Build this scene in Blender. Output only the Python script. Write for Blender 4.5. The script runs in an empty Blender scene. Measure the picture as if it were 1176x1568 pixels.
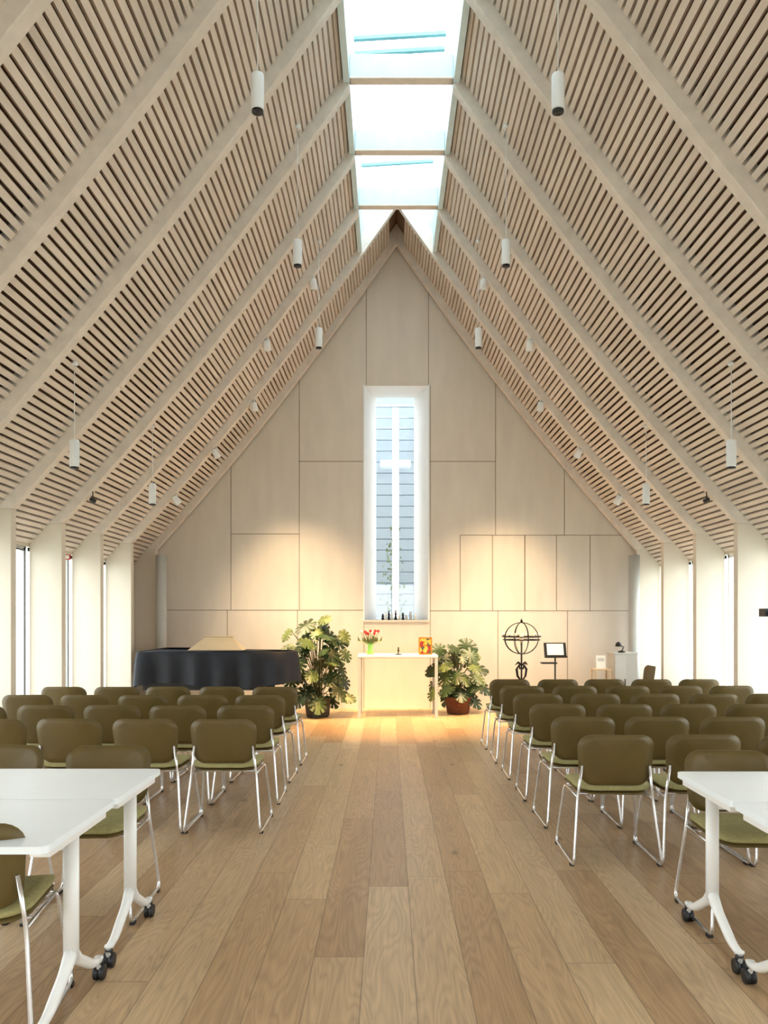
import bpy, math, random
from mathutils import Vector, Matrix, Euler
random.seed(7)
sc=bpy.context.scene
# ---------------------------------------------------------------- materials
def newmat(name):
    m=bpy.data.materials.new(name); m.use_nodes=True
    nt=m.node_tree; b=nt.nodes['Principled BSDF']; return m,nt,b
def srgb(r,g,b):
    f=lambda c:(c/255/12.92) if c/255<=.04045 else ((c/255+.055)/1.055)**2.4
    return (f(r),f(g),f(b),1)
def plain(name,col,rough=.5,metal=0,noise=.06,scale=8,bump=0,spec=None,stretch=(1,1,1)):
    m,nt,b=newmat(name)
    tc=nt.nodes.new('ShaderNodeTexCoord'); mp=nt.nodes.new('ShaderNodeMapping'); n=nt.nodes.new('ShaderNodeTexNoise')
    mp.inputs['Scale'].default_value=stretch
    n.inputs['Scale'].default_value=scale; n.inputs['Detail'].default_value=6
    nt.links.new(tc.outputs['Object'],mp.inputs[0]); nt.links.new(mp.outputs[0],n.inputs['Vector'])
    r=nt.nodes.new('ShaderNodeValToRGB'); nt.links.new(n.outputs['Fac'],r.inputs[0])
    r.color_ramp.elements[0].position=.3; r.color_ramp.elements[1].position=.7
    r.color_ramp.elements[0].color=[c*(1-noise*2) for c in col[:3]]+[1]
    r.color_ramp.elements[1].color=[min(1,c*(1+noise)) for c in col[:3]]+[1]
    nt.links.new(r.outputs[0],b.inputs['Base Color'])
    b.inputs['Roughness'].default_value=rough; b.inputs['Metallic'].default_value=metal
    if spec is not None: b.inputs['Specular IOR Level'].default_value=spec
    if bump:
        bp=nt.nodes.new('ShaderNodeBump'); bp.inputs['Strength'].default_value=bump; bp.inputs['Distance'].default_value=.01
        nt.links.new(n.outputs['Fac'],bp.inputs['Height']); nt.links.new(bp.outputs[0],b.inputs['Normal'])
    return m
def glassmat(name,tint=(1,1,1,1),gl=.06):
    m=bpy.data.materials.new(name); m.use_nodes=True; nt=m.node_tree; nt.nodes.clear()
    o=nt.nodes.new('ShaderNodeOutputMaterial'); t=nt.nodes.new('ShaderNodeBsdfTransparent'); g=nt.nodes.new('ShaderNodeBsdfGlossy')
    g.inputs['Roughness'].default_value=.02; t.inputs[0].default_value=tint
    x=nt.nodes.new('ShaderNodeMixShader'); x.inputs[0].default_value=gl
    nt.links.new(t.outputs[0],x.inputs[1]); nt.links.new(g.outputs[0],x.inputs[2]); nt.links.new(x.outputs[0],o.inputs[0]); return m

M_wall=plain('pale_plywood',srgb(219,209,195),.65,noise=.03,scale=5,stretch=(1,1,.25))
M_joint=plain('joint_shadow',srgb(138,122,104),.8)
M_beam=plain('glulam_timber',srgb(228,217,205),.6,noise=.05,scale=9,stretch=(1,1,1))
M_slat=plain('slat_timber',srgb(226,212,198),.6,noise=.07,scale=6,stretch=(1,.15,1))
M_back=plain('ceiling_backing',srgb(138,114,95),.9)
M_fin=plain('post_timber',srgb(220,209,192),.6,noise=.02,scale=3,stretch=(1,1,.3))
M_white=plain('white_paint',srgb(238,240,240),.45,noise=.01)
M_sky=plain('skylight_board',srgb(208,230,235),.5,noise=.03)
M_frame=plain('dark_window_frame',srgb(60,58,58),.4)
M_mull=plain('green_grey_mullion',srgb(110,165,170),.4)
M_glass=glassmat('window_glass')
M_table=plain('white_laminate',srgb(240,247,249),.3,noise=.005)
M_leg=plain('white_powder_coat',srgb(236,236,232),.35,noise=.01)
M_chrome=plain('chrome_tube',srgb(225,225,225),.22,metal=.85,noise=.01)
M_shell=plain('olive_shell',srgb(98,82,44),.42,noise=.08,scale=5,spec=.3)
M_seat=plain('olive_cushion',srgb(158,150,100),.85,noise=.08,scale=60,bump=.2)
M_black=plain('black_rubber',srgb(22,22,24),.45)
M_cloth=plain('navy_cloth',srgb(17,22,32),.7,noise=.2,scale=5,bump=.3)
M_iron=plain('wrought_iron',srgb(30,28,28),.5,metal=.6)
M_leaf=plain('monstera_leaf',srgb(50,72,36),.38,noise=.35,scale=3)
M_leaf2=plain('monstera_leaf_light',srgb(94,110,56),.4,noise=.25,scale=4)
M_stem=plain('plant_stem',srgb(84,92,48),.6)
M_soil=plain('soil',srgb(50,36,26),.95)
M_basket=plain('wicker_basket',srgb(110,62,32),.8,noise=.35,scale=40,bump=.8,stretch=(1,1,3))
M_pot=plain('grey_pot',srgb(80,72,58),.6)
M_red=plain('red_petals',srgb(190,30,28),.6)
M_vase=plain('green_vase',srgb(130,190,90),.15)
M_gold=plain('gilded_frame',srgb(200,140,50),.35,metal=.6,noise=.2,scale=30)
M_oak=plain('light_oak',srgb(216,190,150),.5,noise=.06,scale=6,stretch=(.3,3,3))
M_pipe=plain('painted_duct',srgb(196,196,190),.4,noise=.02)
M_paper=plain('paper',srgb(240,238,230),.8,noise=.01)
M_candle=plain('candle_wax',srgb(240,232,210),.5,noise=.01)
M_ground=plain('pale_terrace',srgb(200,205,196),.9,scale=2)
M_grass=plain('ivy_green',srgb(140,156,115),.8,noise=.3,scale=20)
M_grey=plain('grey_laminate',srgb(204,202,196),.5,noise=.02)
M_louvre=plain('blue_grey_louvre',srgb(176,190,204),.6,noise=.01)
M_louvgap=plain('louvre_gap',srgb(146,161,177),.7)
M_cross,_nt,_b=newmat('cross_added_glow'); _b.inputs['Base Color'].default_value=(.9,.9,.9,1); _b.inputs['Emission Color'].default_value=(1,.99,.97,1); _b.inputs['Emission Strength'].default_value=1.2  # emission added so the cross stays whiter than the bright exterior behind

def floor_material():
    m,nt,b=newmat('oak_plank_floor'); N=nt.nodes; L=nt.links
    tc=N.new('ShaderNodeTexCoord'); sp=N.new('ShaderNodeSeparateXYZ'); L.new(tc.outputs['Object'],sp.inputs[0])
    def mth(op,a,bv=None,c=None):
        n=N.new('ShaderNodeMath'); n.operation=op
        for i,v in enumerate((a,bv,c)):
            if v is None: continue
            if isinstance(v,(int,float)): n.inputs[i].default_value=v
            else: L.new(v,n.inputs[i])
        return n.outputs[0]
    W=.218; LEN=2.3
    xs=mth('DIVIDE',mth('ADD',sp.outputs[0],.02),W); row=mth('FLOOR',xs); fx=mth('FRACT',xs)
    wn=N.new('ShaderNodeTexWhiteNoise'); wn.noise_dimensions='1D'; L.new(row,wn.inputs['W'])
    ys=mth('ADD',mth('DIVIDE',sp.outputs[1],LEN),mth('MULTIPLY',wn.outputs['Value'],7)); col=mth('FLOOR',ys); fy=mth('FRACT',ys)
    cb=N.new('ShaderNodeCombineXYZ'); L.new(row,cb.inputs[0]); L.new(col,cb.inputs[1])
    w2=N.new('ShaderNodeTexWhiteNoise'); w2.noise_dimensions='3D'; L.new(cb.outputs[0],w2.inputs['Vector'])
    off=mth('MULTIPLY',w2.outputs['Value'],40)
    gv=N.new('ShaderNodeCombineXYZ'); L.new(mth('MULTIPLY',sp.outputs[0],7),gv.inputs[0]); L.new(mth('MULTIPLY',sp.outputs[1],.9),gv.inputs[1]); L.new(off,gv.inputs[2])
    n1=N.new('ShaderNodeTexNoise'); n1.inputs['Scale'].default_value=1.0; n1.inputs['Detail'].default_value=1.5; n1.inputs['Distortion'].default_value=.3; L.new(gv.outputs[0],n1.inputs['Vector'])
    rings=mth('FRACT',mth('MULTIPLY',n1.outputs['Fac'],18))
    ring=mth('POWER',mth('ABSOLUTE',mth('SUBTRACT',rings,.5)),.7)
    fv=N.new('ShaderNodeCombineXYZ'); L.new(mth('MULTIPLY',sp.outputs[0],90),fv.inputs[0]); L.new(mth('MULTIPLY',sp.outputs[1],3.2),fv.inputs[1]); L.new(off,fv.inputs[2])
    n2=N.new('ShaderNodeTexNoise'); n2.inputs['Scale'].default_value=1.0; n2.inputs['Detail'].default_value=5; n2.inputs['Roughness'].default_value=.6; L.new(fv.outputs[0],n2.inputs['Vector'])
    n3=N.new('ShaderNodeTexNoise'); n3.inputs['Scale'].default_value=2.2; n3.inputs['Detail'].default_value=2; L.new(gv.outputs[0],n3.inputs['Vector'])
    ramp=N.new('ShaderNodeValToRGB'); L.new(w2.outputs['Value'],ramp.inputs[0])
    e=ramp.color_ramp.elements; e[0].color=srgb(172,140,104); e[1].color=srgb(206,179,142)
    x=ramp.color_ramp.elements.new(.5); x.color=srgb(190,159,121)
    val=mth('ADD',mth('ADD',.34,mth('MULTIPLY',ring,.34)),mth('ADD',mth('MULTIPLY',n2.outputs['Fac'],.58),mth('MULTIPLY',n3.outputs['Fac'],.28)))
    kv=N.new('ShaderNodeCombineXYZ'); L.new(mth('MULTIPLY',sp.outputs[0],2.6),kv.inputs[0]); L.new(mth('MULTIPLY',sp.outputs[1],1.2),kv.inputs[1])
    vo=N.new('ShaderNodeTexVoronoi'); vo.inputs['Scale'].default_value=1.0; L.new(kv.outputs[0],vo.inputs['Vector'])
    kn=N.new('ShaderNodeMapRange'); kn.inputs['From Min'].default_value=.02; kn.inputs['From Max'].default_value=.085; kn.inputs['To Min'].default_value=.42; kn.inputs['To Max'].default_value=1; L.new(vo.outputs['Distance'],kn.inputs[0])
    val=mth('MULTIPLY',val,kn.outputs[0])
    ex=mth('LESS_THAN',mth('MINIMUM',fx,mth('SUBTRACT',1,fx)),.011)
    ey=mth('LESS_THAN',mth('MINIMUM',fy,mth('SUBTRACT',1,fy)),.0012)
    edge=mth('MAXIMUM',ex,ey)
    val=mth('MULTIPLY',val,mth('SUBTRACT',1,mth('MULTIPLY',edge,.45)))
    mx=N.new('ShaderNodeVectorMath'); mx.operation='SCALE'; L.new(ramp.outputs[0],mx.inputs[0]); L.new(val,mx.inputs['Scale'])
    L.new(mx.outputs[0],b.inputs['Base Color'])
    b.inputs['Roughness'].default_value=.36
    return m
M_floor=floor_material()
def icon_material():
    m,nt,b=newmat('icon_painting'); N=nt.nodes; L=nt.links
    tc=N.new('ShaderNodeTexCoord'); v=N.new('ShaderNodeTexVoronoi'); v.inputs['Scale'].default_value=14; L.new(tc.outputs['Object'],v.inputs['Vector'])
    r=N.new('ShaderNodeValToRGB'); L.new(v.outputs['Color'],r.inputs[0]); r.color_ramp.interpolation='CONSTANT'
    e=r.color_ramp.elements; e[0].color=srgb(120,30,24); e[1].position=.6; e[1].color=srgb(205,150,60); x=e.new(.4); x.color=srgb(50,70,60)
    L.new(r.outputs[0],b.inputs['Base Color']); return m
M_icon=icon_material()

# ---------------------------------------------------------------- mesh builder
class MB:
    def __init__(s): s.v=[]; s.f=[]; s.m=[]; s.mats=[]; s.sm=[]
    def mi(s,mat):
        if mat not in s.mats: s.mats.append(mat)
        return s.mats.index(mat)
    def add(s,vs,fs,mat,smooth=False,M=None):
        o=len(s.v); k=s.mi(mat)
        for p in vs:
            p=Vector(p); s.v.append(M@p if M else p)
        for f in fs: s.f.append([i+o for i in f]); s.m.append(k); s.sm.append(smooth)
    def box(s,x0,x1,y0,y1,z0,z1,mat,M=None):
        vs=[(x0,y0,z0),(x1,y0,z0),(x1,y1,z0),(x0,y1,z0),(x0,y0,z1),(x1,y0,z1),(x1,y1,z1),(x0,y1,z1)]
        s.add(vs,[(0,3,2,1),(4,5,6,7),(0,1,5,4),(1,2,6,5),(2,3,7,6),(3,0,4,7)],mat,M=M)
    def prism(s,poly,y0,y1,mat):
        n=len(poly); vs=[(x,y0,z) for x,z in poly]+[(x,y1,z) for x,z in poly]
        fs=[tuple(range(n)),tuple(range(2*n-1,n-1,-1))]+[(i,i+n,(i+1)%n+n,(i+1)%n) for i in range(n)]
        s.add(vs,fs,mat)
    def strip(s,bot,top,y0,y1,mat):
        n=len(bot); vs=[]
        for y in (y0,y1):
            vs+=[(x,y,z) for x,z in bot]+[(x,y,z) for x,z in top]
        B0,T0,B1,T1=0,n,2*n,3*n; fs=[]
        for i in range(n-1):
            fs+=[(B0+i,B0+i+1,T0+i+1,T0+i),(B1+i+1,B1+i,T1+i,T1+i+1),(B0+i+1,B0+i,B1+i,B1+i+1),(T0+i,T0+i+1,T1+i+1,T1+i)]
        fs+=[(B0,T0,T1,B1),(B0+n-1,B1+n-1,T1+n-1,T0+n-1)]
        s.add(vs,fs,mat)
    def tube(s,path,r,mat,seg=8,M=None,closed=False,flat=1.0):
        path=[Vector(p) for p in path]; n=len(path); vs=[]; fs=[]
        rr=r if isinstance(r,(list,tuple)) else [r]*n
        up=None
        for i,p in enumerate(path):
            if closed: d=(path[(i+1)%n]-path[i-1])
            else: d=(path[min(i+1,n-1)]-path[max(i-1,0)])
            d.normalize()
            if up is None:
                a=Vector((0,0,1)) if abs(d.z)<.9 else Vector((1,0,0)); up=d.cross(a).normalized()
            up=(up-d*up.dot(d)); 
            if up.length<1e-5: up=d.orthogonal()
            up.normalize(); w=d.cross(up)
            for k in range(seg):
                a=2*math.pi*k/seg; vs.append(p+(up*math.cos(a)*flat+w*math.sin(a))*rr[i])
        m=n if closed else n-1
        for i in range(m):
            j=(i+1)%n
            for k in range(seg):
                l=(k+1)%seg; fs.append((i*seg+k,i*seg+l,j*seg+l,j*seg+k))
        if not closed: fs.append(tuple(range(seg-1,-1,-1))); fs.append(tuple((n-1)*seg+k for k in range(seg)))
        s.add(vs,fs,mat,True,M)
    def lathe(s,prof,c,mat,seg=20,M=None,sx=1,sy=1):
        vs=[];fs=[]; n=len(prof)
        for r,z in prof:
            for k in range(seg):
                a=2*math.pi*k/seg; vs.append((c[0]+r*math.cos(a)*sx,c[1]+r*math.sin(a)*sy,c[2]+z))
        for i in range(n-1):
            for k in range(seg):
                l=(k+1)%seg; fs.append((i*seg+k,i*seg+l,(i+1)*seg+l,(i+1)*seg+k))
        fs.append(tuple(range(seg-1,-1,-1))); fs.append(tuple((n-1)*seg+k for k in range(seg)))
        s.add(vs,fs,mat,True,M)
    def mesh(s,name):
        me=bpy.data.meshes.new(name); me.from_pydata([tuple(v) for v in s.v],[],s.f)
        for m in s.mats: me.materials.append(m)
        for i,p in enumerate(me.polygons): p.material_index=s.m[i]; p.use_smooth=s.sm[i]
        me.validate(); me.update(); return me
    def obj(s,name,loc=(0,0,0),rz=0,bevel=0):
        return place(s.mesh(name),name,loc,rz,bevel)
def place(me,name,loc=(0,0,0),rz=0,bevel=0):
    o=bpy.data.objects.new(name,me); sc.collection.objects.link(o); o.location=loc; o.rotation_euler=(0,0,rz)
    if bevel:
        b=o.modifiers.new('bevel','BEVEL'); b.width=bevel; b.segments=2; b.limit_method='ANGLE'; b.angle_limit=.7
    return o
def smooth_path(pts,rad=.03,n=4):
    pts=[Vector(p) for p in pts]; out=[pts[0]]
    for i in range(1,len(pts)-1):
        a,b,c=pts[i-1],pts[i],pts[i+1]; r=min(rad,(a-b).length*.45,(c-b).length*.45)
        p=b+(a-b).normalized()*r; q=b+(c-b).normalized()*r
        for k in range(n+1):
            t=k/n; out.append(p*(1-t)**2+b*2*t*(1-t)+q*t*t)
    out.append(pts[-1]); return out

# ---------------------------------------------------------------- room
W=3.83; ZE=2.55; ZA=7.42; SL=(ZA-ZE)/W; HS=.51; XO=4.2; SAG=.17
YB=12.40; YR=-3.0; YSK=11.2
def zU(x):
    u=abs(x)/W; return ZA-SL*abs(x)-SAG*4*u*(1-u)
def slope(x): return SL+4*SAG*(1-2*abs(x)/W)/W
def off(x,p): return zU(x)+p*math.sqrt(1+slope(x)**2)
def xs_between(a,b,n=16): return [a+(b-a)*i/n for i in range(n+1)]
beamY=[YB-.10-1.175*i for i in range(13)]
f=MB(); f.box(-XO-.1,XO+.1,YR,YB,-.12,0,M_floor); f.obj('floor')
g=MB(); g.box(-40,40,-40,50,-.3,-.14,M_ground); g.obj('terrace_ground')
NX0,NX1,NZ0,NZ1=-.515,.515,1.43,5.2
w=MB(); top=lambda x: off(x,.21)
w.prism([(-XO-.1,0),(NX0,0),(NX0,top(NX0)),(-XO-.1,top(XO+.1))],YB,YB+.45,M_wall)
w.prism([(NX1,0),(XO+.1,0),(XO+.1,top(XO+.1)),(NX1,top(NX1))],YB,YB+.45,M_wall)
w.prism([(NX0,0),(NX1,0),(NX1,NZ0),(NX0,NZ0)],YB,YB+.45,M_wall)
w.prism([(NX0,NZ1),(NX1,NZ1),(NX1,top(NX1)),(0,top(0)),(NX0,top(NX0))],YB,YB+.45,M_wall)
w.obj('wall_back')
n=MB(); gx0,gx1=-.33,.30; gz1=5.13; yb=YB+.38
yf=YB-.012
n.add([(NX0,yf,NZ0),(gx0,yb,NZ0),(gx0,yb,gz1),(NX0,yf,NZ1)],[(0,1,2,3)],M_white)
n.add([(NX1,yf,NZ0),(NX1,yf,NZ1),(gx1,yb,gz1),(gx1,yb,NZ0)],[(0,1,2,3)],M_white)
n.add([(NX0,yf,NZ1),(gx0,yb,gz1),(gx1,yb,gz1),(NX1,yf,NZ1)],[(0,1,2,3)],M_white)
n.box(NX0-.01,NX1+.01,YB-.03,yb,NZ0-.03,NZ0,M_wall)
n.box(NX0-.018,NX0,YB-.015,YB+.02,NZ0,NZ1+.018,M_white); n.box(NX1,NX1+.018,YB-.015,YB+.02,NZ0,NZ1+.018,M_white); n.box(NX0,NX1,YB-.015,YB+.02,NZ1,NZ1+.018,M_wall)
n.box(NX0,gx0,yb,yb+.04,NZ0,NZ1,M_white); n.box(gx1,NX1,yb,yb+.04,NZ0,NZ1,M_white); n.box(gx0,gx1,yb,yb+.04,gz1,NZ1,M_white)
n.box(gx0,gx1,yb+.02,yb+.03,NZ0,gz1,M_glass)
n.obj('window_1')
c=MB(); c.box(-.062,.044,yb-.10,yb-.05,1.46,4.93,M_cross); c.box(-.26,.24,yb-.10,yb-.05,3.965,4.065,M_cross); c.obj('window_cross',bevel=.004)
l=MB()
for i in range(45):
    z=-.1+i*.2; l.box(-2.2,2.2,YB+1.60,YB+1.62,z,z+.186,M_louvre)
l.box(-2.2,2.2,YB+1.62,YB+1.68,-.14,8.9,M_louvgap)
l.box(-2.2,2.2,YB+.9,YB+1.7,8.7,8.8,M_louvgap); l.obj('exterior_louvred_screen')  # top slab is unseen, added overhead to shade the louvres
iv=MB()
for i in range(420):
    zz=random.random()**1.4*3.0; p=Vector((random.gauss(-.03,.06+.13*(1-zz/3)),YB+1.2+random.uniform(-.1,.1),zz+.1)); s_=random.uniform(.02,.045)
    q=Euler((random.uniform(0,6),random.uniform(0,6),random.uniform(0,6))).to_matrix()
    iv.add([p+q@Vector(v) for v in [(-s_,0,0),(0,-s_*.6,0),(s_,0,0),(0,s_*.7,0)]],[(0,1,2,3)],M_grass)
iv.tube([(-.03,YB+1.2,-.1),(-.02,YB+1.2,1.2),(-.05,YB+1.2,3.2)],.012,M_grass,5); iv.obj('climbing_shrub')
j=MB(); S=1262/YB
def X(px): return (px-637)/S-.13
def Z(py): return 1.5+(1010-py)/S
def vj(px,y0,y1,t=.005): j.box(X(px)-t,X(px)+t,YB-.003,YB+.001,Z(y1),Z(y0),M_joint)
def hj(py,x0,x1,t=.005): j.box(X(x0),X(x1),YB-.003,YB+.001,Z(py)-t,Z(py)+t,M_joint)
vj(491,600,1000);vj(379,740,1001);vj(601,440,632);vj(703,440,632);vj(813,600,878);vj(926,740,878)
vj(597,632,1163,.004);vj(706,632,1163,.004)
hj(757,491,598);hj(757,705,813);hj(876,379,491);hj(878,755,1030);hj(1001,250,598);hj(1002,705,1050)
vj(488,1001,1163);vj(373,1001,1163);vj(817,1002,1163);vj(931,1002,1163)
vj(755,878,1002);vj(861,878,1002,.009);vj(808,878,1002);vj(913,878,1002);vj(968,878,1002)
j.obj('trim_panel_joints')
RW,RZ=1.7,2.7
r=MB()
r.prism([(-XO-.1,0),(-RW,0),(-RW,top(RW)+.3),(-XO-.1,top(XO+.1))],YR-.2,YR,M_wall)
r.prism([(RW,0),(XO+.1,0),(XO+.1,top(XO+.1)),(RW,top(RW)+.3)],YR-.2,YR,M_wall)
r.prism([(-RW,RZ),(RW,RZ),(RW,top(RW)+.3),(0,top(0)+.3),(-RW,top(RW)+.3)],YR-.2,YR,M_wall)
r.obj('wall_front')
r=MB(); 
for x in (-RW,-.87,-.02,.82,RW-.05): r.box(x,x+.05,YR-.12,YR-.06,0,RZ,M_frame)
r.box(-RW,RW,YR-.12,YR-.06,RZ-.05,RZ,M_frame); r.box(-RW,RW,YR-.1,YR-.09,0,RZ,M_glass); r.obj('window_2')  # unseen glazing added behind the camera, opening sized for fill light
def side(s,name,sill):
    wl=MB(); 
    wl.box(*sorted((s*XO,s*(XO+.12))),YR,YB,2.28,off(XO,.2)+.02,M_fin)
    if sill>0: 
        wl.box(*sorted((s*(XO-.03),s*(XO+.12))),YR,YB,0,sill,M_white)
    wl.obj(name)
    ys=sorted(beamY+[YR-.1]); k=0
    for a,b in zip(ys[:-1],ys[1:]):
        y0,y1=max(a+.07,YR),b-.07
        if y1-y0<.3: continue
        wn=MB(); xa,xb=sorted((s*(XO+.03),s*(XO+.08)))
        mt=M_grey if s<0 else M_white
        z0=max(sill,.02)
        wn.box(xa,xb,y0,y0+.04,z0,2.3,mt); wn.box(xa,xb,y1-.04,y1,z0,2.3,mt)
        wn.box(xa,xb,y0,y1,2.24,2.3,mt); wn.box(xa,xb,y0,y1,z0,z0+.05,mt)
        if s<0: wn.box(xb-.0,xb+.012,y1-.052,y1-.04,z0,2.26,M_frame); wn.box(xb,xb+.012,y0+.04,y1-.04,2.23,2.245,M_frame)
        wn.box(s*(XO+.05)-.004,s*(XO+.05)+.004,y0+.04,y1-.04,z0+.05,2.24,M_glass)
        wn.obj('window_%d'%(3+k+(20 if s>0 else 0))); k+=1
side(-1,'wall_left',0); side(1,'wall_right',.32)
cb=MB(); cb.box(-XO-.02,-XO+.03,YB-1.2,YB,0,2.3,M_fin); cb.obj('wall_left_panel')
for k,i in enumerate(range(0,7)):
    ya=beamY[i+1]+.15; yb2=beamY[i]-.15; rd=MB()
    rd.box(XO-.12,XO-.04,ya,yb2,.04,.06,M_white)
    for q in range(int((yb2-ya)/.035)): rd.box(XO-.12,XO-.045,ya+q*.035,ya+q*.035+.016,.06,.44,M_white)
    rd.box(XO-.125,XO-.03,ya,yb2,.44,.46,M_white); rd.box(XO-.115,XO-.05,ya,yb2,0,.04,M_grey); rd.obj('radiator')
# roof
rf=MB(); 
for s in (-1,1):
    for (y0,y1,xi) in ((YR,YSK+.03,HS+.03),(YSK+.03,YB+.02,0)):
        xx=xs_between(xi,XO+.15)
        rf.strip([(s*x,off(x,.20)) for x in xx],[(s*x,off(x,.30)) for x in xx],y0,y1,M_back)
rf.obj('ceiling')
sl=MB(); P=.074; wS=.049; p0,p1=.105,.145
tab=[(0,0)]; x=0; L=0
while x<XO+.3:
    L+=.002*math.sqrt(1+slope(x)**2); x+=.002; tab.append((L,x))
def xat(Lq):
    i=int(len(tab)*Lq/tab[-1][0]); i=max(0,min(len(tab)-1,i))
    while i>0 and tab[i][0]>Lq: i-=1
    while i<len(tab)-1 and tab[i][0]<Lq: i+=1
    return tab[i][1]
a=.05
while True:
    xa,xb=xat(a),xat(a+wS); xm=(xa+xb)/2; sl_=slope(xm); q=math.hypot(1,sl_); nx,nz=sl_/q,1/q
    if xb>XO-.05: break
    pts=[(xa+p0*nx,zU(xa)+p0*nz),(xb+p0*nx,zU(xb)+p0*nz),(xb+p1*nx,zU(xb)+p1*nz),(xa+p1*nx,zU(xa)+p1*nz)]
    a+=P
    xi=min(t[0] for t in pts)
    ys=(YR,YB) if xi>HS+.02 else (YSK+.07,YB)
    for s in (-1,1): sl.prism([(s*x_,z_) for x_,z_ in pts],ys[0],ys[1],M_slat)
sl.obj('ceiling_slats')
bw=.053
for i,y in enumerate(beamY):
    t=MB()
    for s in (-1,1):
        xi=HS if y<YSK-.1 else 0
        xx=xs_between(xi,W)+[XO]
        t.strip([(s*x_,zU(min(x_,W))) for x_ in xx],[(s*x_,off(x_,.19)) for x_ in xx],y-bw,y+bw,M_beam)
        t.box(*sorted((s*W,s*XO)),y-bw,y+bw,0,ZE,M_fin)
    if y<YSK-.1:
        t.box(-HS,HS,y-.045,y+.045,6.80,7.02,M_sky); t.box(-HS,HS,y-.05,y+.05,6.775,6.80,M_beam)
    t.obj('timber_frame',bevel=.006)
# skylight
k=MB(); ZT=7.95
for s in (-1,1): k.box(*sorted((s*HS,s*(HS+.06))),YR,YSK,off(HS,.02),ZT,M_sky)
for s in (-1,1):
    k.prism([(0,off(0,.1)),(s*(HS+.06),off(HS+.06,.1)),(s*(HS+.06),ZT),(0,ZT)],YSK-.03,YSK+.02,M_sky)
k.box(-HS-.06,HS+.06,YR-.1,YR,6.6,ZT+.1,M_sky)
k.box(-HS-.06,HS+.06,YR,YSK,ZT+.03,ZT+.04,M_glass)
def roofbar(y,dz0,dz1,t=.022):
    k.add([(-HS,y-t,ZT+dz0),(HS,y-t,ZT+dz1),(HS,y+t,ZT+dz1),(-HS,y+t,ZT+dz0),(-HS,y-t,ZT+dz0+.04),(HS,y-t,ZT+dz1+.04),(HS,y+t,ZT+dz1+.04),(-HS,y+t,ZT+dz0+.04)],[(0,3,2,1),(4,5,6,7),(0,1,5,4),(1,2,6,5),(2,3,7,6),(3,0,4,7)],M_mull)
for y in (1.6,1.8,3.9,4.1,6.2,6.4,8.55,8.78,10.95): roofbar(y,-.06,.0)
k.obj('window_skylight')
for x in (-3.70,3.74):
    d=MB(); d.lathe([(.085,0),(.085,2.45)],(x,YB-.30,0),M_pipe,24); d.lathe([(.1,0),(.1,.04)],(x,YB-.30,0),M_pipe,24); d.obj('vertical_duct')

# ---------------------------------------------------------------- lamps
def pendant(x,y,z):
    zc=off(abs(x),.105)-z
    p=MB(); h=.24
    p.lathe([(.036,.004),(.041,.0),(.043,.01),(.043,h-.01),(.040,h),(.01,h+.004)],(0,0,0),M_white,24)
    p.lathe([(.038,-.012),(.038,.0)],(0,0,0),M_black,20)
    p.tube([(0,0,h),(0,0,zc)],.004,M_white,6); p.lathe([(.03,zc-.02),(.03,zc+.01)],(0,0,0),M_white,12)
    p.obj('pendant_lamp',(x,y,z))
for s in (-1,1):
    for y in (2.9,5.12,7.38,9.64): pendant(s*1.0,y,4.86)
    for y in (4.5,6.84,9.1): pendant(s*2.92,y,2.82)
def spot(x,y,energy=0,target=None,dark=False,size=60,col=(1,.74,.44)):
    z=zU(x)-.10; m=MB(); mt=M_black if dark else M_white
    tgt=Vector(target) if target else Vector((x*.4,YB,1.5)); d=(tgt-Vector((x,y,z))).normalized()
    R=d.to_track_quat('-Z','Y').to_matrix().to_4x4(); kk=.5 if dark else 1
    R2=R@Matrix.Scale(kk,4)
    m.lathe([(.035,.07),(.045,.06),(.05,-.06),(.042,-.065)],(0,0,0),mt,16,M=R2); m.lathe([(.04,-.066),(.03,-.06)],(0,0,0),M_paper,16,M=R2)
    m.tube([(0,0,0),(0,0,.10)],.012*kk,mt,6)
    o=m.obj('ceiling_spotlight',(x,y,z))
    if energy:
        ld=bpy.data.lights.new('spot_beam','SPOT'); ld.energy=energy; ld.color=col; ld.spot_size=math.radians(size); ld.spot_blend=1; ld.shadow_soft_size=.06
        lo=bpy.data.objects.new('spot_beam',ld); sc.collection.objects.link(lo); lo.parent=o
        lo.matrix_local=Matrix.Translation(d*.09)@R
yS=beamY[1]; SE=230; WM=(1,.74,.44)
spot(-2.07,yS,SE*.6,(-1.5,YB+.1,-.9),size=62,col=WM); spot(-2.62,yS,SE*2,(-.7,11.7,.1),size=54,col=WM); spot(-3.19,yS,SE*.6,(-1.5,11.9,.4),size=56)
spot(2.07,yS,SE*.6,(1.7,YB+.1,-.9),size=62,col=WM); spot(2.62,yS,SE*2,(.7,11.7,.1),size=54,col=WM); spot(3.19,yS,SE*.6,(1.9,11.9,.4),size=56)
yS2=beamY[2]; OR=(1,.56,.20)
spot(-1.1,yS2,SE*9,(-.35,10.9,0),size=42,col=OR); spot(1.1,yS2,SE*9,(.35,10.9,0),size=42,col=OR)
spot(-1.7,yS2,SE*4.0,(-1.4,YB,.35),size=52,col=WM); spot(1.7,yS2,SE*4.0,(1.5,YB,.35),size=52,col=WM)
spot(-3.5,beamY[3],0,dark=True); spot(3.5,beamY[3],0,dark=True)

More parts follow.
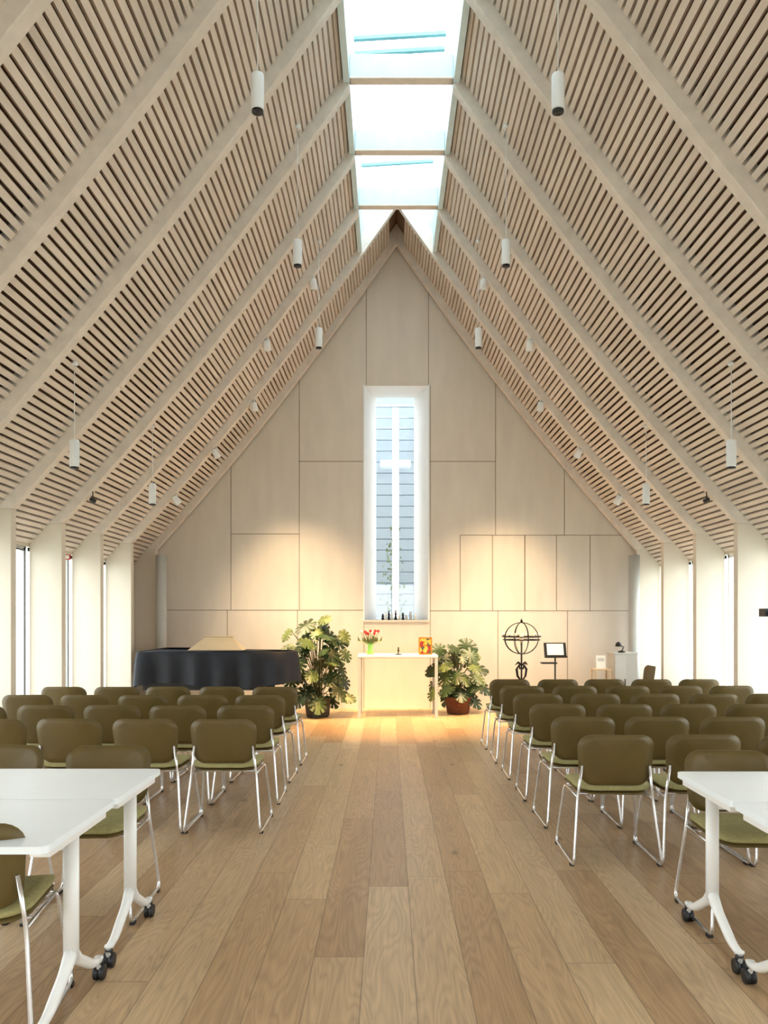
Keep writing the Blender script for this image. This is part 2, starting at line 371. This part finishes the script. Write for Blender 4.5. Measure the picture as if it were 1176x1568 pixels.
# ---------------------------------------------------------------- chairs
def rrect(w,h,r,n=6):
    pts=[]
    for cx,cy,a0 in ((w-r,h-r,0),(-w+r,h-r,90),(-w+r,-h+r,180),(w-r,-h+r,270)):
        for k in range(n+1):
            a=math.radians(a0+90*k/n); pts.append((cx+r*math.cos(a),cy+r*math.sin(a)))
    return pts
def plate(mb,outline,fn,th,mat,rings=5,M=None):
    n=len(outline); vs=[];fs=[]
    for side_ in (0,1):
        for k in range(rings):
            s=1-k/rings*1.0
            for (u,v) in outline: 
                e=th if side_ else 0
                vs.append(fn(u*s,v*s,e if not(k==0) else (th*.25 if not side_ else th*.75)))
        vs.append(fn(0,0,th if side_ else 0))
    off_=n*rings+1
    for side_ in (0,1):
        b=side_*off_
        for k in range(rings-1):
            for i in range(n):
                j_=(i+1)%n; q=(b+k*n+i,b+k*n+j_,b+(k+1)*n+j_,b+(k+1)*n+i); fs.append(q if side_ else q[::-1])
        for i in range(n):
            j_=(i+1)%n; q=(b+(rings-1)*n+i,b+(rings-1)*n+j_,b+rings*n); fs.append(q if side_ else q[::-1])
    for i in range(n):
        j_=(i+1)%n; fs.append((i,j_,off_+j_,off_+i))
    mb.add(vs,fs,mat,True,M)
ch=MB()
def backfn(u,v,e):
    x=u*(1+.35*v); z=.635+v
    y=-.215-.16*(v+.15)+.75*x*x - e
    return (x,y,z)
plate(ch,rrect(.222,.155,.085),backfn,.014,M_shell)
def seatfn(u,v,e):
    return (u,v,.435+e+.25*u*u-(.12*max(0,v-.12)))
plate(ch,rrect(.225,.215,.09),lambda u,v,e:seatfn(u,v,e),.038,M_seat)
plate(ch,rrect(.222,.212,.09),lambda u,v,e:seatfn(u,v,e-.016),.014,M_shell)
for s in (-1,1):
    path=smooth_path([(s*.17,.12,.425),(s*.225,.17,.40),(s*.262,.25,.012),(s*.262,-.27,.012),(s*.225,-.205,.40),(s*.20,-.222,.60)],.05,5)
    ch.tube(path,.0085,M_chrome,8)
    ch.tube([(s*.222,.165,.405),(s*.222,-.205,.405)],.007,M_chrome,6)
    ch.box(s*.262-.012,s*.262+.012,.20,.235,0,.014,M_black); ch.box(s*.262-.012,s*.262+.012,-.235,-.20,0,.014,M_black)
ch.tube([(-.222,-.10,.405),(.222,-.10,.405)],.008,M_chrome,6); ch.tube([(-.222,.12,.405),(.222,.12,.405)],.008,M_chrome,6)
CM=ch.mesh('stacking_chair')
def chair(x,y,rz=0): place(CM,'stacking_chair',(x,y,0),rz)
for r_ in range(4):
    for c_ in range(5): chair(-1.27-.53*c_+random.uniform(-.01,.01),5.30+.24+.80*r_+random.uniform(-.015,.015),random.uniform(-.03,.03))
for r_ in range(6):
    for c_ in range(5): chair(1.24+.53*c_+random.uniform(-.01,.01),4.60+.24+.80*r_+random.uniform(-.015,.015),random.uniform(-.03,.03))
chair(-1.64,3.95,math.pi+.03); chair(-2.24,3.97,math.pi-.05)
chair(1.64,3.80,math.pi-.04); chair(2.24,3.82,math.pi)
chair(-1.645,2.86,.14)
chair(3.35,10.9,math.pi*.5)

# ---------------------------------------------------------------- tables
def table(x0,x1,y0,y1):
    cx,cy=(x0+x1)/2,(y0+y1)/2; hx,hy=(x1-x0)/2,(y1-y0)/2
    t=MB()
    n=rrect(hx,hy,.03,4); m_=len(n)
    vs=[(u,v,.705) for u,v in n]+[(u,v,.73) for u,v in n]
    t.add(vs,[tuple(range(m_-1,-1,-1)),tuple(range(m_,2*m_))]+[(i,(i+1)%m_,(i+1)%m_+m_,i+m_) for i in range(m_)],M_table)
    for s in (-1,1):
        x=s*(hx-.05)
        t.tube([(x,0,.20),(x,0,.69)],[.030,.030],M_leg,12,flat=.75)
        t.box(x-.035,x+.035,-.26,.26,.675,.705,M_leg)
        for e in (-1,1):
            foot=smooth_path([(x,e*.275,.085),(x,e*.20,.10),(x,e*.05,.19),(x,0,.24)],.06,5); t.tube(foot,[.016+.010*i/(len(foot)-1) for i in range(len(foot))],M_leg,10)
        for yy in (-.275,.275):
            t.lathe([(.012,.05),(.012,.09),(.018,.09),(.018,.098)],(x,yy,0),M_leg,10)
            Rm=Matrix.Translation((x,yy+.01,.031))@Matrix.Rotation(math.pi/2,4,'Y')
            t.lathe([(.020,-.022),(.031,-.020),(.031,-.005),(.024,-.004),(.024,.004),(.031,.005),(.031,.020),(.020,.022)],(0,0,0),M_black,18,M=Rm)
            t.tube([(x,yy,.085),(x,yy+.012,.058)],.017,M_black,8)
    t.tube([(-hx+.06,0,.64),(hx-.06,0,.64)],.02,M_leg,10)
    t.obj('folding_table',(cx,cy,0))
table(-2.68,-1.27,3.225,3.87); table(-2.68,-1.27,2.56,3.215)
table(1.29,2.70,3.18,3.80); table(1.29,2.70,2.53,3.17)

# ---------------------------------------------------------------- altar: slim open table
a=MB(); AH=.92
a.box(-.575,.595,11.2,11.85,AH-.03,AH,M_white)
for x in (-.572,.550):
    for y in (11.205,11.80): a.box(x,x+.042,y,y+.042,0,AH-.03,M_pipe)
    a.box(x+.003,x+.039,11.247,11.80,AH-.07,AH-.03,M_pipe)
a.box(-.53,.55,11.80,11.83,AH-.07,AH-.03,M_pipe)
a.obj('altar_table',bevel=.003)
v=MB(); v.lathe([(.05,0),(.055,.02),(.035,.08),(.04,.14),(.055,.17),(.05,.165)],(0,0,0),M_vase,16)
for i in range(12):
    an=i*2.4; rr=.03+.012*i; x,y=math.cos(an)*rr,math.sin(an)*rr; z=.27+.07*random.random()
    v.tube([(0,0,.1),(x*.5,y*.5,.2),(x,y,z)],.004,M_stem,5)
    v.lathe([(.006,0),(.02,.012),(.022,.03),(.01,.045)],(x,y,z),M_red if i%3 else M_candle,8)
    v.add([(x*.3,y*.3,.14),(x*1.3+.02,y*1.3,.20),(x*1.5,y*1.5,.27),(x*1.3-.02,y*1.3,.20)],[(0,1,2,3)],M_leaf2)
v.obj('tulip_vase',(-.40,11.5,AH))
ic=MB(); R=Matrix.Rotation(-.16,4,'X')
ic.box(-.10,.10,-.01,.01,0,.26,M_gold,R); ic.box(-.08,.08,-.014,-.009,.02,.24,M_icon,R); ic.lathe([(.035,-.0),(.035,.003)],(0,0,0),M_gold,16,M=R@Matrix.Translation((0,-.014,.15))@Matrix.Rotation(math.pi/2,4,'X'))
ic.tube([(0,.01,.18),(0,.10,.0)],.006,M_gold,5); ic.obj('religious_icon',(.42,11.4,AH))
cs=MB(); cs.lathe([(.035,0),(.03,.01),(.008,.02),(.008,.05),(.02,.055),(.02,.065),(.011,.066),(.011,.11)],(0,0,0),M_iron,14); cs.box(-.05,.05,-.03,.03,0,.012,M_iron); cs.obj('candlestick',(.02,11.4,AH))
fg=MB()
for i,(x,h,mt) in enumerate([(-.22,.10,M_iron),(-.17,.13,M_paper),(-.12,.15,M_iron),(-.07,.11,M_pipe),(-.01,.16,M_iron),(.05,.09,M_paper),(.11,.12,M_iron),(.17,.08,M_grey),(.24,.14,M_pipe),(.31,.10,M_paper)]):
    fg.lathe([(.022,0),(.024,.01),(.012,h*.55),(.018,h*.66),(.008,h*.76),(.007,h*.78),(.013,h*.86),(.011,h*.96),(.003,h)],(x,YB+.1+.02*(i%3),NZ0),mt,10)
    fg.tube([(x-.018,YB+.1+.02*(i%3),NZ0+h*.6),(x,YB+.07+.02*(i%3),NZ0+h*.45),(x+.018,YB+.1+.02*(i%3),NZ0+h*.6)],.005,mt,5)
fg.obj('window_figurines')

# ---------------------------------------------------------------- plants
def leaf(mb,pos,rot,size,mat):
    n=66; pts=[]; 
    for i in range(n):
        th=2*math.pi*i/n
        x=math.sin(th)*.46; y=math.cos(th)*.55
        if math.cos(th)>0: x*=1-.28*math.cos(th)**2
        if abs(th-math.pi)<.25: y+=.22*(1-abs(th-math.pi)/.25)
        k=1.0
        a=th if th<math.pi else 2*math.pi-th
        if .45<a<2.6 and (i%6)==0: k=.42
        z=-.45*(x*x)-.32*max(0,y)**2
        pts.append(Vector((x*k,(y*k)+.45,z*k+ .02*math.sin(i))))
    vs=[Vector((0,.40,.03))]+pts
    mb.add([pos+rot@(p*size) for p in vs],[(0,1+i,1+(i+1)%n) for i in range(n)],mat,True)
def monstera(name,loc,hx,hy,z0,z1,nl,potmat,seed,pr=.2,ph=.28,outl=()):
    random.seed(seed); m=MB()
    m.lathe([(pr*.78,0),(pr*.86,.02),(pr,ph*.9),(pr*1.06,ph*.92),(pr*1.06,ph),(pr*.95,ph),(pr*.93,ph-.04)],(0,0,0),potmat,24)
    m.lathe([(pr*.93,ph-.05),(.01,ph-.035)],(0,0,0),M_soil,20)
    for i in range(nl+len(outl)):
        t=(i+.5)/nl; an=i*2.39996; z=z0+(z1-z0)*t
        rad=(math.sin(math.pi*min(1,.18+min(t,1)*.82))**.6 if t<1 else 1)*random.uniform(.4,1)
        p=Vector((math.cos(an)*hx*rad,math.sin(an)*hy*rad,z+random.uniform(-.05,.05)))
        if i>=nl: p=Vector(outl[i-nl]); an=0 if p.x>0 else math.pi
        st=Vector((random.uniform(-.06,.06),random.uniform(-.06,.06),ph-.04)); mid=(st+p)/2+Vector((0,0,.12+.1*min(t,1))); mid.x*=.6; mid.y*=.6
        path=[st.lerp(mid,k/4)*(1-k/4)+mid.lerp(p,k/4)*(k/4) for k in range(5)]
        m.tube(path,.007,M_stem,5)
        dirv=Vector((math.cos(an)*random.uniform(.4,1),math.sin(an)*.6-.25,-.5+random.uniform(-.6,.5))).normalized()
        nrmv=Vector((math.cos(an)*.4+random.uniform(-.3,.3),-.75,.45+random.uniform(-.3,.4))); nrmv=(nrmv-dirv*nrmv.dot(dirv)).normalized(); xv=dirv.cross(nrmv)
        rot=Matrix((xv,dirv,nrmv)).transposed()
        leaf(m,p,rot,random.uniform(.20,.36) if i<nl else .22,M_leaf if random.random()<.65 else M_leaf2)
    m.obj(name,loc)
monstera('potted_monstera',(-1.18,11.45,0),.42,.28,.30,1.44,40,M_pot,3,outl=((-.40,-.1,1.30),(-.36,0,1.05),(.38,-.1,1.0),(.36,0,1.28),(.38,-.15,.32)))
monstera('potted_monstera',(.94,11.80,0),.38,.22,.30,1.08,30,M_basket,9,.2,.26,outl=((-.36,-.1,.40),(-.34,-.1,.75)))

# ---------------------------------------------------------------- covered piano
out=[(-3.49,10.25),(-1.75,10.25),(-1.50,10.32),(-1.38,10.5),(-1.42,10.75),(-1.65,10.88),(-2.0,10.95),(-2.35,11.15),(-2.6,11.45),(-2.85,11.6),(-3.49,11.62)]
dense=[]; 
for i in range(len(out)):
    p,q=Vector(out[i]),Vector(out[(i+1)%len(out)]); k=max(2,int((q-p).length/.035))
    for t in range(k): dense.append(p.lerp(q,t/k))
for _ in range(3): dense=[(dense[i-1]+dense[i]*2+dense[(i+1)%len(dense)])/4 for i in range(len(dense))]
n=len(dense); rows=[(1.015,-.03,0),(1.02,0,0),(1.0,.02,.1),(.9,.03,.5),(.75,.04,.8),(.56,.05,1)]
pn=MB(); vs=[]; fs=[]
for (z,o,wv) in rows:
    for i,p in enumerate(dense):
        tang=(dense[(i+1)%n]-dense[i-1]).normalized(); nn=Vector((tang.y,-tang.x))
        wob=wv*.04*(math.sin(i*.62)+.7*math.sin(i*.23+2))
        hem=.045*math.sin(i*.13) *wv
        q=p+nn*(o+wob); vs.append((q.x,q.y,z+hem))
for r_ in range(len(rows)-1):
    for i in range(n): fs.append((r_*n+i,r_*n+(i+1)%n,(r_+1)*n+(i+1)%n,(r_+1)*n+i))
fs.append(tuple(range(n))); pn.add(vs,fs,M_cloth,True)
for (x,y) in ((-3.3,10.45),(-3.3,11.4),(-1.75,10.6)):
    pn.lathe([(.03,.08),(.035,.12),(.055,.3),(.06,.62)],(x,y,0),M_black,14)
    pn.lathe([(.02,0),(.03,.015),(.03,.06),(.02,.08)],(x,y,0),M_gold,10)
pn.box(-3.42,-1.8,10.3,10.8,.50,.68,M_black); pn.box(-3.2,-3.1,10.9,11.0,.1,.62,M_black); pn.box(-3.3,-3.0,10.85,11.0,.08,.12,M_black)
pn.obj('covered_grand_piano')
md=MB(); md.add([(-.40,-.16,0),(.36,-.16,0),(.36,.16,0),(-.40,.16,0),(-.17,-.05,.18),(.18,-.05,.18),(.18,.05,.18),(-.17,.05,.18)],[(3,2,1,0),(4,5,6,7),(0,1,5,4),(1,2,6,5),(2,3,7,6),(3,0,4,7)],M_oak)
md.box(-.19,.20,-.06,.06,.18,.195,M_oak); md.obj('wooden_book_rest',(-2.50,10.75,1.02),bevel=.004)

# ---------------------------------------------------------------- globe candelabra
cg=MB(); C=Vector((0,0,1.17)); Rg=.26
for k in range(4):
    an=math.pi*k/4+.2
    cg.tube([C+Vector((math.cos(an)*math.cos(t)*Rg,math.sin(an)*math.cos(t)*Rg,math.sin(t)*Rg*.88)) for t in [2*math.pi*q/40 for q in range(40)]],.006,M_iron,6,closed=True)
for dz in (-.022,.022):
    rr=Rg+.004
    cg.tube([C+Vector((math.cos(t)*rr,math.sin(t)*rr,dz)) for t in [2*math.pi*q/48 for q in range(48)]],.008,M_iron,6,closed=True)
for q in range(12):
    t=2*math.pi*q/12; p=C+Vector((math.cos(t)*(Rg+.01),math.sin(t)*(Rg+.01),.02)); cg.lathe([(.016,0),(.022,.012),(.01,.014)],p,M_iron,8); cg.lathe([(.008,.012),(.008,.06)],p,M_candle,8)
cg.lathe([(.012,0),(.022,.02),(.01,.04),(.003,.06)],C+Vector((0,0,Rg*.88)),M_iron,10)
cg.lathe([(.025,0),(.03,.12),(.022,.13)],C+Vector((0,0,-.06)),M_candle,12)
cg.tube([(0,0,.05),(0,0,1.13)],.013,M_iron,8)
for q in range(4):
    an=q*math.pi/2+.5; c_,s_=math.cos(an),math.sin(an)
    cg.tube(smooth_path([(0,0,.30),(c_*.08,s_*.08,.14),(c_*.2,s_*.2,.05),(c_*.27,s_*.27,.012)],.06),.011,M_iron,6)
    cg.tube([(c_*.01,s_*.01,.55),(c_*.08,s_*.08,.62),(c_*.10,s_*.10,.72),(c_*.05,s_*.05,.78),(c_*.03,s_*.03,.72)],.010,M_iron,6)
    cg.tube([(c_*.01,s_*.01,.78),(c_*.07,s_*.07,.82),(c_*.12,s_*.12,.78)],[.012,.014,.003],M_iron,6)
    cg.tube([(0,0,.42),(c_*.09,s_*.09,.5),(c_*.13,s_*.13,.46)],[.012,.016,.003],M_iron,6)
cg.obj('globe_candelabra',(1.81,11.2,0))
ms=MB(); R=Matrix.Translation((0,0,.98))@Matrix.Rotation(-.35,4,'X')
ms.box(-.16,.16,-.008,.008,-.09,.13,M_black,R); ms.box(-.12,.12,-.014,-.008,-.06,.11,M_paper,R); ms.box(-.16,.16,-.05,0,-.10,-.085,M_black,R)
ms.tube([(0,0,.2),(0,0,.96)],.012,M_black,8)
for q in range(3):
    an=q*2.094+.4; ms.tube([(0,0,.3),(math.cos(an)*.25,math.sin(an)*.25,.012)],.008,M_black,6)
ms.box(-.2,.02,-.06,.1,.80,.82,M_black)
ms.obj('music_stand',(2.30,11.2,0))
cb=MB(); cb.box(-.17,.17,-.2,.2,.02,.92,M_pipe); cb.box(-.18,.18,-.21,.21,.92,.94,M_grey); cb.box(-.16,.0,-.205,-.2,.06,.90,M_grey); cb.box(-.15,.15,-.18,.18,0,.02,M_black); cb.box(-.02,-.01,-.22,-.2,.4,.55,M_iron)
cb.obj('side_cabinet',(3.44,11.75,0),bevel=.004)
tl=MB(); tl.lathe([(.06,0),(.05,.02),(.01,.03)],(0,0,0),M_black,14); tl.tube([(0,0,.02),(.03,0,.08),(-.03,0,.12)],.009,M_black,6); tl.lathe([(.05,-.03),(.04,.02),(.015,.04)],(-.05,0,.12),M_black,12); tl.obj('desk_lamp',(3.42,11.7,.94))
sg=MB(); R=Matrix.Rotation(-.15,4,'X'); sg.box(-.07,.07,-.004,.004,.0,.20,M_paper,R); sg.box(-.05,.05,-.006,-.004,.11,.16,M_pipe,R); sg.obj('paper_notice',(3.08,11.6,.70))
st=MB(); st.box(-.13,.13,-.12,.12,.68,.70,M_oak); 
for x in (-.11,.11):
    for y in (-.1,.1): st.box(x-.012,x+.012,y-.012,y+.012,0,.68,M_oak)
st.obj('small_oak_stand',(3.08,11.62,0))
pl=MB(); pl.tube([(0,0,0),(-.12,0,.0),(-.18,0,.05)],.012,M_black,8); pl.box(-.27,-.12,-.06,.06,.03,.11,M_black); pl.lathe([(.03,0),(.045,.04)],(-.2,-.09,.04),M_black,12); pl.obj('wall_mounted_floodlight',(W+.01,beamY[4]+.02,1.46))
ex=MB(); ex.box(-.07,.07,-.012,.012,0,.06,M_red); ex.box(-.06,.06,-.015,-.012,.01,.05,M_paper); ex.obj('exit_sign',(-3.95,beamY[3]+.3,2.16))

# ---------------------------------------------------------------- light / camera
wd=bpy.data.worlds.new('overcast_sky'); sc.world=wd; wd.use_nodes=True
bg=wd.node_tree.nodes['Background']; bg.inputs[0].default_value=(.91,.975,1,1); bg.inputs[1].default_value=6.2
cam=bpy.data.cameras.new('camera'); co=bpy.data.objects.new('camera',cam); sc.collection.objects.link(co)
co.location=(-.13,0,1.5); co.rotation_euler=(math.pi/2,0,0)
cam.sensor_width=36; cam.lens=36*1262/1680; cam.shift_y=170/1680; cam.shift_x=-7/1680; cam.clip_start=.05
sc.camera=co
sc.view_settings.view_transform='Standard'; sc.view_settings.exposure=0.0
